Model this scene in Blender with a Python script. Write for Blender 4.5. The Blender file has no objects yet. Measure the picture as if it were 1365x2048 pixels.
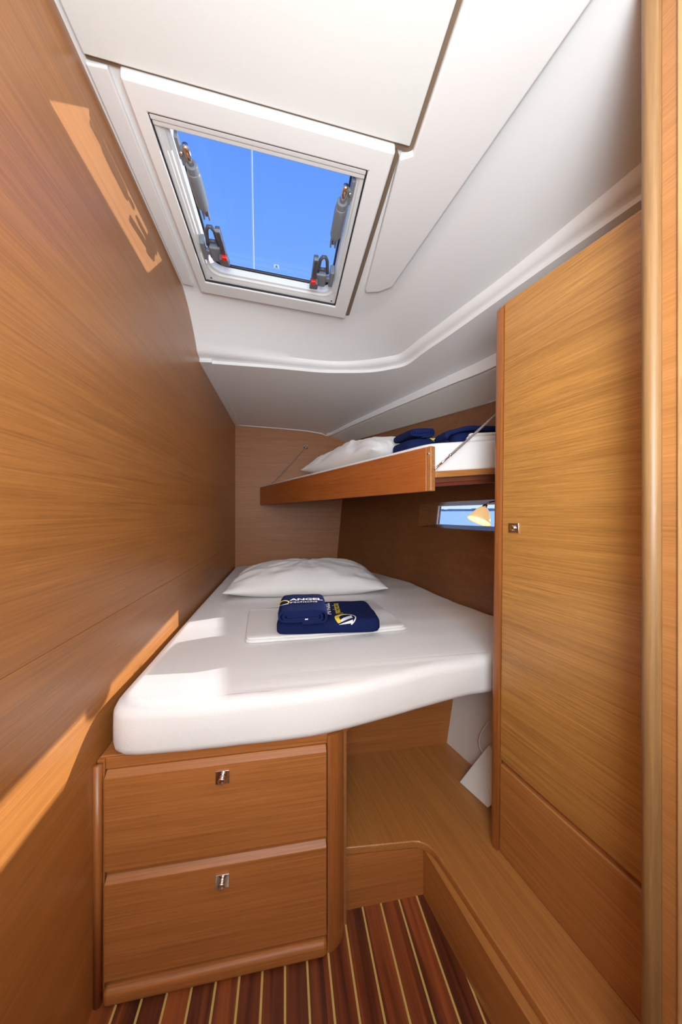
import bpy, bmesh, math, random
from mathutils import Vector, Matrix, noise
from mathutils.geometry import tessellate_polygon

# ------------------------------------------------------------------ camera
scn = bpy.context.scene
COL = scn.collection
F_PX = 655.0
YAW = math.atan(112.0 / F_PX)
cam_d = bpy.data.cameras.new('camera')
cam = bpy.data.objects.new('camera', cam_d)
COL.objects.link(cam)
cam.location = (0, 0, 1.02)
cam.rotation_euler = (math.radians(90), 0, -YAW)
cam_d.sensor_fit = 'VERTICAL'
cam_d.sensor_height = 36.0
cam_d.lens = F_PX / 2048 * 36.0
cam_d.shift_y = 4.0 / 2048
cam_d.clip_start = 0.02
cam_d.clip_end = 5000
scn.camera = cam

# ------------------------------------------------------------------ light
scn.view_settings.view_transform = 'Standard'
scn.view_settings.look = 'None'
scn.view_settings.gamma = 1
scn.view_settings.use_curve_mapping = False
scn.view_settings.exposure = 0.22

w = bpy.data.worlds.new('sky'); scn.world = w; w.use_nodes = True
nt = w.node_tree; nt.nodes.clear()
out = nt.nodes.new('ShaderNodeOutputWorld')
bg = nt.nodes.new('ShaderNodeBackground')
tc = nt.nodes.new('ShaderNodeTexCoord')
sep = nt.nodes.new('ShaderNodeSeparateXYZ')
cr = nt.nodes.new('ShaderNodeValToRGB')
nt.links.new(tc.outputs['Generated'], sep.inputs[0])
nt.links.new(sep.outputs['Z'], cr.inputs[0])
cr.color_ramp.elements[0].position = 0.0
cr.color_ramp.elements[0].color = (0.62, 0.80, 1.0, 1)
cr.color_ramp.elements[1].position = 0.85
cr.color_ramp.elements[1].color = (0.085, 0.25, 0.85, 1)
e = cr.color_ramp.elements.new(0.5); e.color = (0.24, 0.48, 1.0, 1)
nt.links.new(cr.outputs[0], bg.inputs[0])
bg.inputs[1].default_value = 1.0
nt.links.new(bg.outputs[0], out.inputs[0])

def lamp(name, kind, loc, direction, energy, color=(1, 1, 1), **kw):
    d = bpy.data.lights.new(name, kind); d.energy = energy; d.color = color
    for k, v in kw.items(): setattr(d, k, v)
    o = bpy.data.objects.new(name, d); COL.objects.link(o)
    o.location = loc
    o.rotation_euler = Vector(direction).to_track_quat('-Z', 'Y').to_euler()
    return o

lamp('sun', 'SUN', (6, 2, 3), (-1, -0.36, -0.315), 5.2, (1.0, 0.97, 0.93), angle=math.radians(0.6))
# flash of the photographer bounced off the ceiling, and an added, unseen fill light behind the camera
lamp('bounced_flash', 'AREA', (0.05, -0.20, 1.12), (0.05, 1.25, 1.0), 10.0, (0.82, 0.93, 1.0), shape='RECTANGLE', size=0.35, size_y=0.35)
lamp('rear_fill_light', 'AREA', (0.0, -0.50, 1.38), (0.05, 1.0, 0.12), 12.5, (0.87, 0.95, 1.0), shape='RECTANGLE', size=0.6, size_y=0.9)

# ------------------------------------------------------------------ helpers
def link(o, parent=None):
    COL.objects.link(o)
    if parent is not None: o.parent = parent
    return o

def wloc(o):
    v = Vector(o.location); p = o.parent
    while p is not None:
        v = v + Vector(p.location); p = p.parent
    return v

def mesh(name, verts, faces, mat, parent=None, smooth=False, origin=None):
    """verts are in world coordinates; the origin is put at the base centre"""
    vs = [Vector(v) for v in verts]
    if origin is None:
        mn = [min(v[i] for v in vs) for i in range(3)]; mx = [max(v[i] for v in vs) for i in range(3)]
        origin = Vector(((mn[0] + mx[0]) / 2, (mn[1] + mx[1]) / 2, mn[2]))
    origin = Vector(origin)
    me = bpy.data.meshes.new(name)
    me.from_pydata([v - origin for v in vs], [], faces)
    me.validate(); me.update()
    bm = bmesh.new(); bm.from_mesh(me)
    bmesh.ops.recalc_face_normals(bm, faces=bm.faces)
    bm.to_mesh(me); bm.free()
    if smooth:
        for p in me.polygons: p.use_smooth = True
    if mat: me.materials.append(mat)
    o = bpy.data.objects.new(name, me); link(o, parent)
    o.location = origin - (wloc(parent) if parent is not None else Vector((0, 0, 0)))
    return o

def bevel(o, wd, seg=3, ang=35):
    m = o.modifiers.new('bevel', 'BEVEL'); m.width = wd; m.segments = seg
    m.limit_method = 'ANGLE'; m.angle_limit = math.radians(ang)
    m.harden_normals = False
    for p in o.data.polygons: p.use_smooth = True
    wn = o.modifiers.new('wn', 'WEIGHTED_NORMAL'); wn.keep_sharp = True
    return o

def thing(name, loc, label, cat, group=None):
    o = bpy.data.objects.new(name, None); COL.objects.link(o); o.location = loc
    o.empty_display_size = 0.05
    return tag(o, label, cat, group)

def tag(o, label, cat, group=None):
    o['label'] = label; o['category'] = cat
    if group: o['group'] = group
    return o

def struct(o):
    o['kind'] = 'structure'; return o

def part(o, label):
    o['label'] = label; return o

class G:
    """collects several simple solids that belong to ONE part"""
    def __init__(s): s.v = []; s.f = []
    def add(s, vs, fs):
        n = len(s.v); s.v += [tuple(v) for v in vs]; s.f += [tuple(i + n for i in f) for f in fs]; return s
    def hexa(s, c):  # 8 corners: bottom 4 ccw, top 4 ccw
        return s.add(c, [(3, 2, 1, 0), (4, 5, 6, 7), (0, 1, 5, 4), (1, 2, 6, 5), (2, 3, 7, 6), (3, 0, 4, 7)])
    def box(s, a, b):
        (x0, y0, z0), (x1, y1, z1) = a, b
        return s.hexa([(x0, y0, z0), (x1, y0, z0), (x1, y1, z0), (x0, y1, z0), (x0, y0, z1), (x1, y0, z1), (x1, y1, z1), (x0, y1, z1)])
    def obox(s, c, ax, ay, az, hx, hy, hz):
        c = Vector(c); ax = Vector(ax).normalized() * hx; ay = Vector(ay).normalized() * hy; az = Vector(az).normalized() * hz
        return s.hexa([c - ax - ay - az, c + ax - ay - az, c + ax + ay - az, c - ax + ay - az, c - ax - ay + az, c + ax - ay + az, c + ax + ay + az, c - ax + ay + az])
    def prism(s, poly, z0, z1):
        n = len(poly)
        f0 = (lambda p: z0(*p)) if callable(z0) else (lambda p: z0)
        f1 = (lambda p: z1(*p)) if callable(z1) else (lambda p: z1)
        vs = [(x, y, f0((x, y))) for x, y in poly] + [(x, y, f1((x, y))) for x, y in poly]
        return s.add(vs, [tuple(range(n - 1, -1, -1)), tuple(range(n, 2 * n))] + [(i, (i + 1) % n, n + (i + 1) % n, n + i) for i in range(n)])
    def tube(s, pts, r, seg=12, caps=True):
        pts = [Vector(p) for p in pts]; m = len(pts)
        rs = r if isinstance(r, (list, tuple)) else [r] * m
        vs = []; up = None
        for i, p in enumerate(pts):
            t = (pts[min(i + 1, m - 1)] - pts[max(i - 1, 0)]).normalized()
            if up is None:
                up = Vector((0, 0, 1)) if abs(t.z) < .9 else Vector((1, 0, 0))
            a = t.cross(up)
            if a.length < 1e-6: a = t.cross(Vector((0, 1, 0)))
            a.normalize(); b = a.cross(t).normalized(); up = b
            for k in range(seg):
                an = 2 * math.pi * k / seg
                vs.append(p + (a * math.cos(an) + b * math.sin(an)) * rs[i])
        fs = [(i * seg + k, i * seg + (k + 1) % seg, (i + 1) * seg + (k + 1) % seg, (i + 1) * seg + k) for i in range(m - 1) for k in range(seg)]
        if caps: fs += [tuple(range(seg - 1, -1, -1)), tuple(range((m - 1) * seg, m * seg))]
        return s.add(vs, fs)
    def ball(s, c, r, seg=12, sc=(1, 1, 1)):
        c = Vector(c); vs = [c + Vector((0, 0, r * sc[2]))]; fs = []
        rings = seg // 2
        for i in range(1, rings):
            a = math.pi * i / rings
            for k in range(seg):
                b = 2 * math.pi * k / seg
                vs.append(c + Vector((r * sc[0] * math.sin(a) * math.cos(b), r * sc[1] * math.sin(a) * math.sin(b), r * sc[2] * math.cos(a))))
        vs.append(c - Vector((0, 0, r * sc[2]))); L = len(vs) - 1
        for k in range(seg):
            fs.append((0, 1 + k, 1 + (k + 1) % seg)); fs.append((L, L - seg + (k + 1) % seg, L - seg + k))
        for i in range(rings - 2):
            for k in range(seg):
                a = 1 + i * seg; fs.append((a + k, a + seg + k, a + seg + (k + 1) % seg, a + (k + 1) % seg))
        return s.add(vs, fs)
    def ring(s, c, n, R, r, seg=24, sub=8, sx=1.0, u=None):
        """torus about axis n, optionally stretched along u"""
        c = Vector(c); n = Vector(n).normalized()
        u = Vector(u).normalized() if u else n.orthogonal().normalized(); v = n.cross(u)
        pts = [c + u * math.cos(2 * math.pi * i / seg) * R * sx + v * math.sin(2 * math.pi * i / seg) * R for i in range(seg)]
        vs = []
        for i, p in enumerate(pts):
            t = (pts[(i + 1) % seg] - pts[i - 1]).normalized(); b = t.cross(n).normalized()
            for k in range(sub):
                a = 2 * math.pi * k / sub; vs.append(p + (b * math.cos(a) + n * math.sin(a)) * r)
        fs = [(i * sub + k, i * sub + (k + 1) % sub, ((i + 1) % seg) * sub + (k + 1) % sub, ((i + 1) % seg) * sub + k) for i in range(seg) for k in range(sub)]
        return s.add(vs, fs)
    def build(s, name, mat, parent=None, smooth=False, bev=0, seg=2, origin=None):
        o = mesh(name, s.v, s.f, mat, parent, smooth, origin)
        if bev: bevel(o, bev, seg)
        return o

def frame_ring(g, outer, inner, z0, z1):
    """a picture-frame solid between two rectangles (x0,y0,x1,y1); z0, z1 functions of x"""
    def c(r): return [(r[0], r[1]), (r[2], r[1]), (r[2], r[3]), (r[0], r[3])]
    o, i = c(outer), c(inner)
    vs = [(x, y, z0(x)) for x, y in o + i] + [(x, y, z1(x)) for x, y in o + i]
    fs = []
    for k in range(4):
        j = (k + 1) % 4
        fs += [(k, j, 4 + j, 4 + k), (8 + k, 8 + j, 12 + j, 12 + k), (k, j, 8 + j, 8 + k), (4 + k, 4 + j, 12 + j, 12 + k)]
    g.add(vs, fs); return g

def lerp(a, b, t): return a + (b - a) * t
def interp(tab, x):
    """tab sorted by decreasing key"""
    if x >= tab[0][0]: return tab[0][1]
    for (a, va), (b, vb) in zip(tab, tab[1:]):
        if b <= x <= a: return lerp(vb, va, (x - b) / (a - b))
    return tab[-1][1]

# ------------------------------------------------------------------ materials
def newmat(name):
    m = bpy.data.materials.new(name); m.use_nodes = True
    n = m.node_tree; b = n.nodes['Principled BSDF']; return m, n, b

def plain(name, col, rough=0.5, metal=0.0, bump=0.0, bscale=200, spec=0.5, var=0.0, coat=0.0):
    m, n, b = newmat(name)
    b.inputs['Base Color'].default_value = (*col, 1); b.inputs['Roughness'].default_value = rough
    b.inputs['Metallic'].default_value = metal; b.inputs['Specular IOR Level'].default_value = spec
    b.inputs['Coat Weight'].default_value = coat
    t = n.nodes.new('ShaderNodeTexCoord'); ns = n.nodes.new('ShaderNodeTexNoise')
    ns.inputs['Scale'].default_value = bscale; ns.inputs['Detail'].default_value = 3
    n.links.new(t.outputs['Object'], ns.inputs['Vector'])
    if var:
        mx = n.nodes.new('ShaderNodeMix'); mx.data_type = 'RGBA'
        mx.inputs[6].default_value = (*[c * (1 - var) for c in col], 1); mx.inputs[7].default_value = (*[min(1, c * (1 + var)) for c in col], 1)
        n.links.new(ns.outputs['Fac'], mx.inputs[0]); n.links.new(mx.outputs[2], b.inputs['Base Color'])
    if bump:
        bp = n.nodes.new('ShaderNodeBump'); bp.inputs['Strength'].default_value = bump; bp.inputs['Distance'].default_value = 0.002
        n.links.new(ns.outputs['Fac'], bp.inputs['Height']); n.links.new(bp.outputs[0], b.inputs['Normal'])
    return m

def wood(name, axis, base, rot=0.0, rough=0.36, contrast=1.0, fine=230.0, coat=.25):
    m, n, b = newmat(name)
    t = n.nodes.new('ShaderNodeTexCoord')
    mp = n.nodes.new('ShaderNodeMapping'); mp.vector_type = 'POINT'
    vr = n.nodes.new('ShaderNodeVectorRotate'); vr.rotation_type = 'Z_AXIS'; vr.inputs['Angle'].default_value = rot
    n.links.new(t.outputs['Object'], vr.inputs['Vector'])
    n.links.new(vr.outputs[0], mp.inputs['Vector'])
    def sc(a, c): return tuple(a if k == 'xyz'.index(axis) else c for k in range(3))
    mp.inputs['Scale'].default_value = sc(1.0, 1.0)
    def nz(along, across, det, ro=0.6, dist=0.0):
        mm = n.nodes.new('ShaderNodeMapping'); mm.inputs['Scale'].default_value = sc(along, across)
        n.links.new(mp.outputs[0], mm.inputs['Vector'])
        q = n.nodes.new('ShaderNodeTexNoise'); q.inputs['Scale'].default_value = 1.0; q.inputs['Detail'].default_value = det
        q.inputs['Roughness'].default_value = ro; q.inputs['Distortion'].default_value = dist
        n.links.new(mm.outputs[0], q.inputs['Vector']); return q.outputs['Fac']
    fine_n = nz(4.0, fine * 1.25, 6, 0.75)
    mid_n = nz(1.2, fine / 7, 4, 0.6, 0.4)
    big_n = nz(0.7, 6.0, 2)
    pore_n = nz(14.0, fine * 1.7, 2, 0.5)
    def mix(fac, a, bb, blend='MIX'):
        x = n.nodes.new('ShaderNodeMix'); x.data_type = 'RGBA'; x.blend_type = blend
        if isinstance(fac, float): x.inputs[0].default_value = fac
        else: n.links.new(fac, x.inputs[0])
        for i, v in ((6, a), (7, bb)):
            if isinstance(v, tuple): x.inputs[i].default_value = (*v, 1)
            else: n.links.new(v, x.inputs[i])
        return x.outputs[2]
    def rng(src, a, bb, c=0.0, d=1.0):
        r = n.nodes.new('ShaderNodeMapRange'); n.links.new(src, r.inputs[0])
        for i, v in enumerate((a, bb, c, d)): r.inputs[i + 1].default_value = v
        return r.outputs[0]
    k = contrast
    dk = tuple(c * (1 - f * k) for c, f in zip(base, (.30, .38, .46)))
    lt = tuple(c * (1 + f * k) for c, f in zip(base, (.16, .19, .22)))
    c1 = mix(rng(mid_n, .32, .68), dk, lt)
    c2 = mix(rng(fine_n, .36, .64), tuple(c * (1 - .42 * k) for c in base), tuple(c * (1 + .22 * k) for c in base))
    c3 = mix(0.62, c1, c2)
    c4 = mix(rng(big_n, .35, .65, 0, .35), c3, tuple(c * f for c, f in zip(base, (.92, .80, .66))))
    c5 = mix(rng(pore_n, .66, .80, 0, .55 * k), c4, tuple(min(1, c * f) for c, f in zip(base, (1.35, 1.5, 1.8))))
    n.links.new(c5, b.inputs['Base Color'])
    b.inputs['Roughness'].default_value = rough
    b.inputs['Specular IOR Level'].default_value = 0.5
    b.inputs['Coat Weight'].default_value = coat; b.inputs['Coat Roughness'].default_value = .33
    bp = n.nodes.new('ShaderNodeBump'); bp.inputs['Strength'].default_value = .12; bp.inputs['Distance'].default_value = 0.001
    n.links.new(fine_n, bp.inputs['Height']); n.links.new(bp.outputs[0], b.inputs['Normal'])
    return m

OAK = (0.42, 0.168, 0.040)
ANG = math.atan2(0.0583, 0.3245)          # run of the hull-side joinery against the fore-aft axis
W_Y = wood('oak_fore_aft', 'y', OAK)
W_X = wood('oak_athwart', 'x', OAK)
W_X2 = wood('oak_drawer', 'x', (0.45, 0.163, 0.040), coat=.04, rough=.48)
W_BACK = wood('oak_back', 'x', (0.43, 0.172, 0.056), coat=.0, rough=.5)
W_A = wood('oak_wardrobe', 'y', (0.50, 0.240, 0.058), rot=-ANG, contrast=1.25)
W_STEP = wood('oak_step', 'y', (0.47, 0.195, 0.050), rot=-ANG)
W_Z = wood('solid_upright', 'z', (0.38, 0.13, 0.032), fine=120)
W_POST = wood('solid_post', 'z', (0.31, 0.165, 0.060), fine=110, coat=.1, rough=.45)
W_BUNK = wood('mahogany_board', 'y', (0.46, 0.135, 0.030), rot=-0.36, rough=0.28, fine=140)
W_BUNKX = wood('bunk_rail_wood', 'x', (0.46, 0.19, 0.055), rough=0.3, fine=140)
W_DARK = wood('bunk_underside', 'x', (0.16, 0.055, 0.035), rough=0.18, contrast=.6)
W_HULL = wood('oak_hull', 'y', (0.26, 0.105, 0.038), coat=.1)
WHITE = plain('gelcoat', (0.87, 0.86, 0.85), 0.45, bump=.03, bscale=60)
CREAM = plain('headliner_vinyl', (0.80, 0.80, 0.775), 0.6, bump=.06, bscale=700)
LINER = plain('side_liner', (0.80, 0.77, 0.72), 0.6, bump=.2, bscale=500)
GEL2 = plain('locker_gelcoat', (0.76, 0.72, 0.67), 0.5)
FRAMEW = plain('frame_plastic', (0.91, 0.915, 0.91), 0.35)
ALU = plain('painted_aluminium', (0.80, 0.81, 0.80), 0.25)
GAP = plain('gap_shade_and_gasket', (0.22, 0.15, 0.10), 0.7)  # shade in the headliner joints as a colour; also the gasket line under the liner
RUB = plain('black_seal', (0.015, 0.016, 0.02), 0.4)
GREY = plain('grey_plastic', (0.20, 0.215, 0.24), 0.38)
DGREY = plain('dark_grey_plastic', (0.085, 0.085, 0.10), 0.4)
RED = plain('red_button', (0.80, 0.03, 0.02), 0.35)
STEEL = plain('steel', (0.75, 0.66, 0.58), 0.2, 1.0)
CHROME = plain('chrome', (0.80, 0.78, 0.78), 0.09, 1.0)
WIREM = plain('wire_rope', (0.42, 0.40, 0.37), 0.35, .9, bump=1.0, bscale=900)
SHEET = plain('cotton_sheet', (0.84, 0.81, 0.795), 0.9, bump=.2, bscale=420, spec=.15)
PILLOW = plain('pillow_cotton', (0.81, 0.785, 0.76), 0.85, bump=.10, bscale=200, spec=.2)
NAVY = plain('navy_terry', (0.011, 0.019, 0.085), 1.0, bump=1.0, bscale=700, spec=.1, var=.35)
TXTW = plain('white_print', (0.80, 0.80, 0.80), 0.9)
TXTY = plain('yellow_print', (0.78, 0.62, 0.05), 0.9)
GREEN = plain('green_print', (0.02, 0.35, 0.16), 0.6)
PAINT_GREY = plain('quay_concrete', (0.30, 0.33, 0.36), 0.9, var=.4, bscale=.3)

def floor_material():
    m, n, b = newmat('teak_and_holly')
    t = n.nodes.new('ShaderNodeTexCoord'); sp = n.nodes.new('ShaderNodeSeparateXYZ'); n.links.new(t.outputs['Object'], sp.inputs[0])
    def mt(op, a, bb=None, c=None):
        q = n.nodes.new('ShaderNodeMath'); q.operation = op
        for i, v in enumerate((a, bb, c)):
            if v is None: continue
            if isinstance(v, (int, float)): q.inputs[i].default_value = v
            else: n.links.new(v, q.inputs[i])
        return q.outputs[0]
    u = mt('DIVIDE', mt('ADD', sp.outputs[0], -0.198 + 0.0495 * 20), 0.0495)
    idx = mt('ROUND', mt('SUBTRACT', u, 0.5)); fr = mt('ABSOLUTE', mt('SUBTRACT', mt('FRACT', mt('ADD', u, .5)), .5))
    strip = mt('LESS_THAN', fr, 0.047)
    seam = mt('LESS_THAN', mt('ABSOLUTE', mt('SUBTRACT', sp.outputs[0], 0.0836)), 0.0007)
    wn = n.nodes.new('ShaderNodeTexWhiteNoise'); wn.noise_dimensions = '1D'; n.links.new(mt('ADD', idx, 7.3), wn.inputs['W'])
    mp = n.nodes.new('ShaderNodeMapping'); mp.inputs['Scale'].default_value = (170, 3, 1); n.links.new(t.outputs['Object'], mp.inputs[0])
    ns = n.nodes.new('ShaderNodeTexNoise'); ns.inputs['Scale'].default_value = 1; ns.inputs['Detail'].default_value = 4; n.links.new(mp.outputs[0], ns.inputs[0])
    mp2 = n.nodes.new('ShaderNodeMapping'); mp2.inputs['Scale'].default_value = (38, 1.6, 1); n.links.new(t.outputs['Object'], mp2.inputs[0])
    n2 = n.nodes.new('ShaderNodeTexNoise'); n2.inputs['Scale'].default_value = 1; n2.inputs['Distortion'].default_value = .8; n.links.new(mp2.outputs[0], n2.inputs[0])
    fac = mt('ADD', mt('MULTIPLY', wn.outputs[0], .45), mt('ADD', mt('MULTIPLY', ns.outputs[0], .45), mt('MULTIPLY', mt('SUBTRACT', n2.outputs[0], .5), 1.5)))
    r = n.nodes.new('ShaderNodeValToRGB'); n.links.new(fac, r.inputs[0])
    r.color_ramp.elements[0].position = .1; r.color_ramp.elements[0].color = (0.06, 0.015, 0.007, 1)
    r.color_ramp.elements[1].position = .85; r.color_ramp.elements[1].color = (0.31, 0.080, 0.022, 1)
    e = r.color_ramp.elements.new(.45); e.color = (0.155, 0.038, 0.013, 1)
    x = n.nodes.new('ShaderNodeMix'); x.data_type = 'RGBA'; n.links.new(strip, x.inputs[0]); n.links.new(r.outputs[0], x.inputs[6]); x.inputs[7].default_value = (0.60, 0.44, 0.14, 1)
    y = n.nodes.new('ShaderNodeMix'); y.data_type = 'RGBA'; n.links.new(seam, y.inputs[0]); n.links.new(x.outputs[2], y.inputs[6]); y.inputs[7].default_value = (0.012, 0.006, 0.004, 1)
    n.links.new(y.outputs[2], b.inputs['Base Color']); b.inputs['Roughness'].default_value = .32
    return m

def glass_material(name, tint, rough=0.02, scratches=False):
    m = bpy.data.materials.new(name); m.use_nodes = True; n = m.node_tree; n.nodes.clear()
    o = n.nodes.new('ShaderNodeOutputMaterial'); tr = n.nodes.new('ShaderNodeBsdfTransparent'); gl = n.nodes.new('ShaderNodeBsdfGlossy')
    mx = n.nodes.new('ShaderNodeMixShader'); fr = n.nodes.new('ShaderNodeMath'); fr.operation = 'MULTIPLY_ADD'; lw = n.nodes.new('ShaderNodeLayerWeight'); pw = n.nodes.new('ShaderNodeMath'); pw.operation = 'POWER'; pw.inputs[1].default_value = 5; n.links.new(lw.outputs['Facing'], pw.inputs[0]); n.links.new(pw.outputs[0], fr.inputs[0]); fr.inputs[1].default_value = .9; fr.inputs[2].default_value = .03
    tr.inputs[0].default_value = (*tint, 1); gl.inputs['Roughness'].default_value = rough
    n.links.new(fr.outputs[0], mx.inputs[0]); n.links.new(tr.outputs[0], mx.inputs[1]); n.links.new(gl.outputs[0], mx.inputs[2]); n.links.new(mx.outputs[0], o.inputs[0])
    return m
ACRYL = glass_material('clear_acrylic', (0.93, 0.96, 1.0))
PORT = glass_material('portlight_acrylic', (0.95, 0.97, 1.0))

def translucent(name, col):
    m, n, b = newmat(name); t = n.nodes.new('ShaderNodeBsdfTranslucent'); t.inputs[0].default_value = (*col, 1)
    mx = n.nodes.new('ShaderNodeMixShader'); mx.inputs[0].default_value = .7; b.inputs['Base Color'].default_value = (*col, 1)
    o = [q for q in n.nodes if q.type == 'OUTPUT_MATERIAL'][0]
    n.links.new(b.outputs[0], mx.inputs[1]); n.links.new(t.outputs[0], mx.inputs[2]); n.links.new(mx.outputs[0], o.inputs[0]); return m

def lamp_glass():
    m, n, b = newmat('frosted_lamp_glass')
    b.inputs['Base Color'].default_value = (0.85, 0.70, 0.48, 1); b.inputs['Roughness'].default_value = .4
    b.inputs['Emission Color'].default_value = (1.0, 0.60, 0.24, 1); b.inputs['Emission Strength'].default_value = .62
    b.inputs['Subsurface Weight'].default_value = 0.0
    return m
LAMPG = lamp_glass()

# ------------------------------------------------------------------ shape of the hull side and ceiling
K = [(2.75, .40), (2.60, .47), (2.45, .54), (2.32, .59), (2.20, .655), (2.0, .72), (1.85, .765), (1.65, .778), (1.49, .79), (1.233, .84), (1.0, .88), (.5, .95), (-.7, 1.02)]
CC = [(2.75, .495), (2.70, .515), (1.47, 1.0), (1.0, 1.10), (.5, 1.17), (-.7, 1.22)]
def zt(Y): return 1.62 - .043 * (2.70 - Y)
def hullx(Y, z): return lerp(interp(K, Y), interp(CC, Y), (z - .6) / 1.0)
def zceil(x): return 1.868 - .081 * x
def zhatch(x): return 1.8434 - .081 * x

# floor, walls ----------------------------------------------------
fl = G().box((-.45, -.7, -.03), (.75, 1.2, 0.0)).build('floor', floor_material(), origin=(0, 0, 0)); struct(fl)

# left wall: slab with a thin joint between upper and lower panel
g = G(); xw = -.39
prof = [(xw - .06, -.03), (xw, -.03), (xw, .7875), (xw - .0015, .789), (xw, .7905), (xw, 1.93), (xw - .06, 1.93)]
ys = (-.7, 2.76); n = len(prof)
g.add([(x, ys[0], z) for x, z in prof] + [(x, ys[1], z) for x, z in prof],
      [tuple(range(n)), tuple(range(2 * n - 1, n - 1, -1))] + [(i, (i + 1) % n, n + (i + 1) % n, n + i) for i in range(n)])
struct(g.build('wall_left', W_Y))
struct(G().box((-.45, 2.70, -.03), (.60, 2.75, 1.80)).build('wall_back', W_BACK))
struct(G().box((-.45, -.75, -.03), (1.25, -.70, 1.95)).build('wall_front', WHITE))

# hull side (wood) with an opening for the portlight
WZ0, WZ1, WY0, WY1 = .945, 1.085, .95, 1.86
Ys = [2.75, 2.68, 2.60, 2.52, 2.45, 2.38, 2.32, 2.26, 2.20, 2.1, 2.0, 1.93, WY1, 1.75, 1.65, 1.57, 1.49, 1.4, 1.3, 1.233, 1.1, 1.03, WY0, .85, .7, .5, .2, -.1, -.4, -.7]
Zs = [-.03, .3, .6, .75, .85, WZ0, WZ1, 1.2, 1.35, 1.5, None]
vs = []; fs = []
for Y in Ys:
    for z in Zs:
        zz = zt(Y) if z is None else z
        xx = hullx(Y, max(zz, .35)) if zz >= .35 else hullx(Y, .35) - (.35 - zz) * .12
        vs.append((xx, Y, zz))
nz_ = len(Zs)
for i in range(len(Ys) - 1):
    for j in range(nz_ - 1):
        if Ys[i] <= WY1 + 1e-6 and Ys[i + 1] >= WY0 - 1e-6 and Zs[j] == WZ0: continue
        fs.append((i * nz_ + j, i * nz_ + j + 1, (i + 1) * nz_ + j + 1, (i + 1) * nz_ + j))
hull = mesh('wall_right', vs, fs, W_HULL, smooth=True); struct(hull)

# portlight: splayed wooden surround, aluminium rim and pane
win2 = G()
def rim(Y, z, off): return (hullx(Y, z) + off, Y, z)
outer = [(WY1, WZ0), (1.75, WZ0), (1.49, WZ0), (1.233, WZ0), (WY0, WZ0), (WY0, WZ1), (1.233, WZ1), (1.49, WZ1), (1.75, WZ1), (WY1, WZ1)]
innr = [(1.755, .960), (1.70, .960), (1.49, .960), (1.233, .960), (1.02, .960), (1.02, 1.066), (1.233, 1.066), (1.49, 1.066), (1.70, 1.066), (1.755, 1.066)]
vs = [rim(Y, z, -.004) for Y, z in outer] + [rim(Y, z, .036) for Y, z in innr] + [rim(Y, z, .06) for Y, z in innr]
fs = [(i, (i + 1) % 10, 10 + (i + 1) % 10, 10 + i) for i in range(10)] + [(10 + i, 10 + (i + 1) % 10, 20 + (i + 1) % 10, 20 + i) for i in range(10)]
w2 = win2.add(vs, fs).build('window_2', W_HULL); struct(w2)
g = G()
for a in range(10):
    p, q = innr[a], innr[(a + 1) % 10]
    g.tube([rim(*p, .045), rim(*q, .045)], .003, 6)
part(g.build('rim', ALU, w2), 'thin pale metal rim round the glass')
vs = [rim(Y, z, .05) for Y, z in innr]
G().add(vs, [(0, 1, 8, 9), (1, 2, 7, 8), (2, 3, 6, 7), (3, 4, 5, 6)]).build('pane', PORT, w2)

# ceiling moulding -----------------------------------------------
L2 = [(-.40, 1.345), (-.2, 1.355), (0, 1.365), (.15, 1.365), (.25, 1.335), (.33, 1.28), (.38, 1.21), (.405, 1.10), (.425, .95), (.45, .75), (.475, .45), (.53, 0), (.60, -.72)]
L1 = [(-.40, 1.545), (-.2, 1.557), (0, 1.578), (.184, 1.589), (.30, 1.575), (.40, 1.54), (.475, 1.50), (.531, 1.455), (.565, 1.33), (.62, 1.13), (.705, .80), (.83, .1), (.93, -.72)]
L0 = [(-.40, 1.61), (-.2, 1.61), (-.04, 1.611), (.17, 1.62), (.30, 1.604), (.42, 1.575), (.50, 1.53), (.566, 1.47), (.60, 1.33), (.65, 1.15), (.735, .80), (.91, .1), (1.03, -.72)]
LB = [(-.40, 2.72, 1.7254), (-.2, 2.72, 1.720), (0, 2.72, 1.712), (.18, 2.72, 1.702), (.337, 2.70, 1.684), (.48, 2.30, 1.684), (.6, 1.96, 1.684), (.70, 1.68, 1.684), (.78, 1.45, 1.684), (.852, 1.25, 1.684), (.93, .9, 1.684), (1.04, .3, 1.684), (1.12, -.72, 1.684)]
def dense(loop, k=4):
    """catmull-rom"""
    P = [Vector(p if len(p) == 3 else (*p, 0)) for p in loop]; o = []
    for i in range(len(P) - 1):
        a, b, c, d = P[max(i - 1, 0)], P[i], P[i + 1], P[min(i + 2, len(P) - 1)]
        for s in range(k):
            t = s / k
            o.append(.5 * ((2 * b) + (c - a) * t + (2 * a - 5 * b + 4 * c - d) * t * t + (3 * b - 3 * c + d - a) * t ** 3))
    o.append(P[-1]); return o
D2, D1, D0, DB = dense(L2), dense(L1), dense(L0), dense(LB)
rows = []
N = len(D2)
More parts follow.
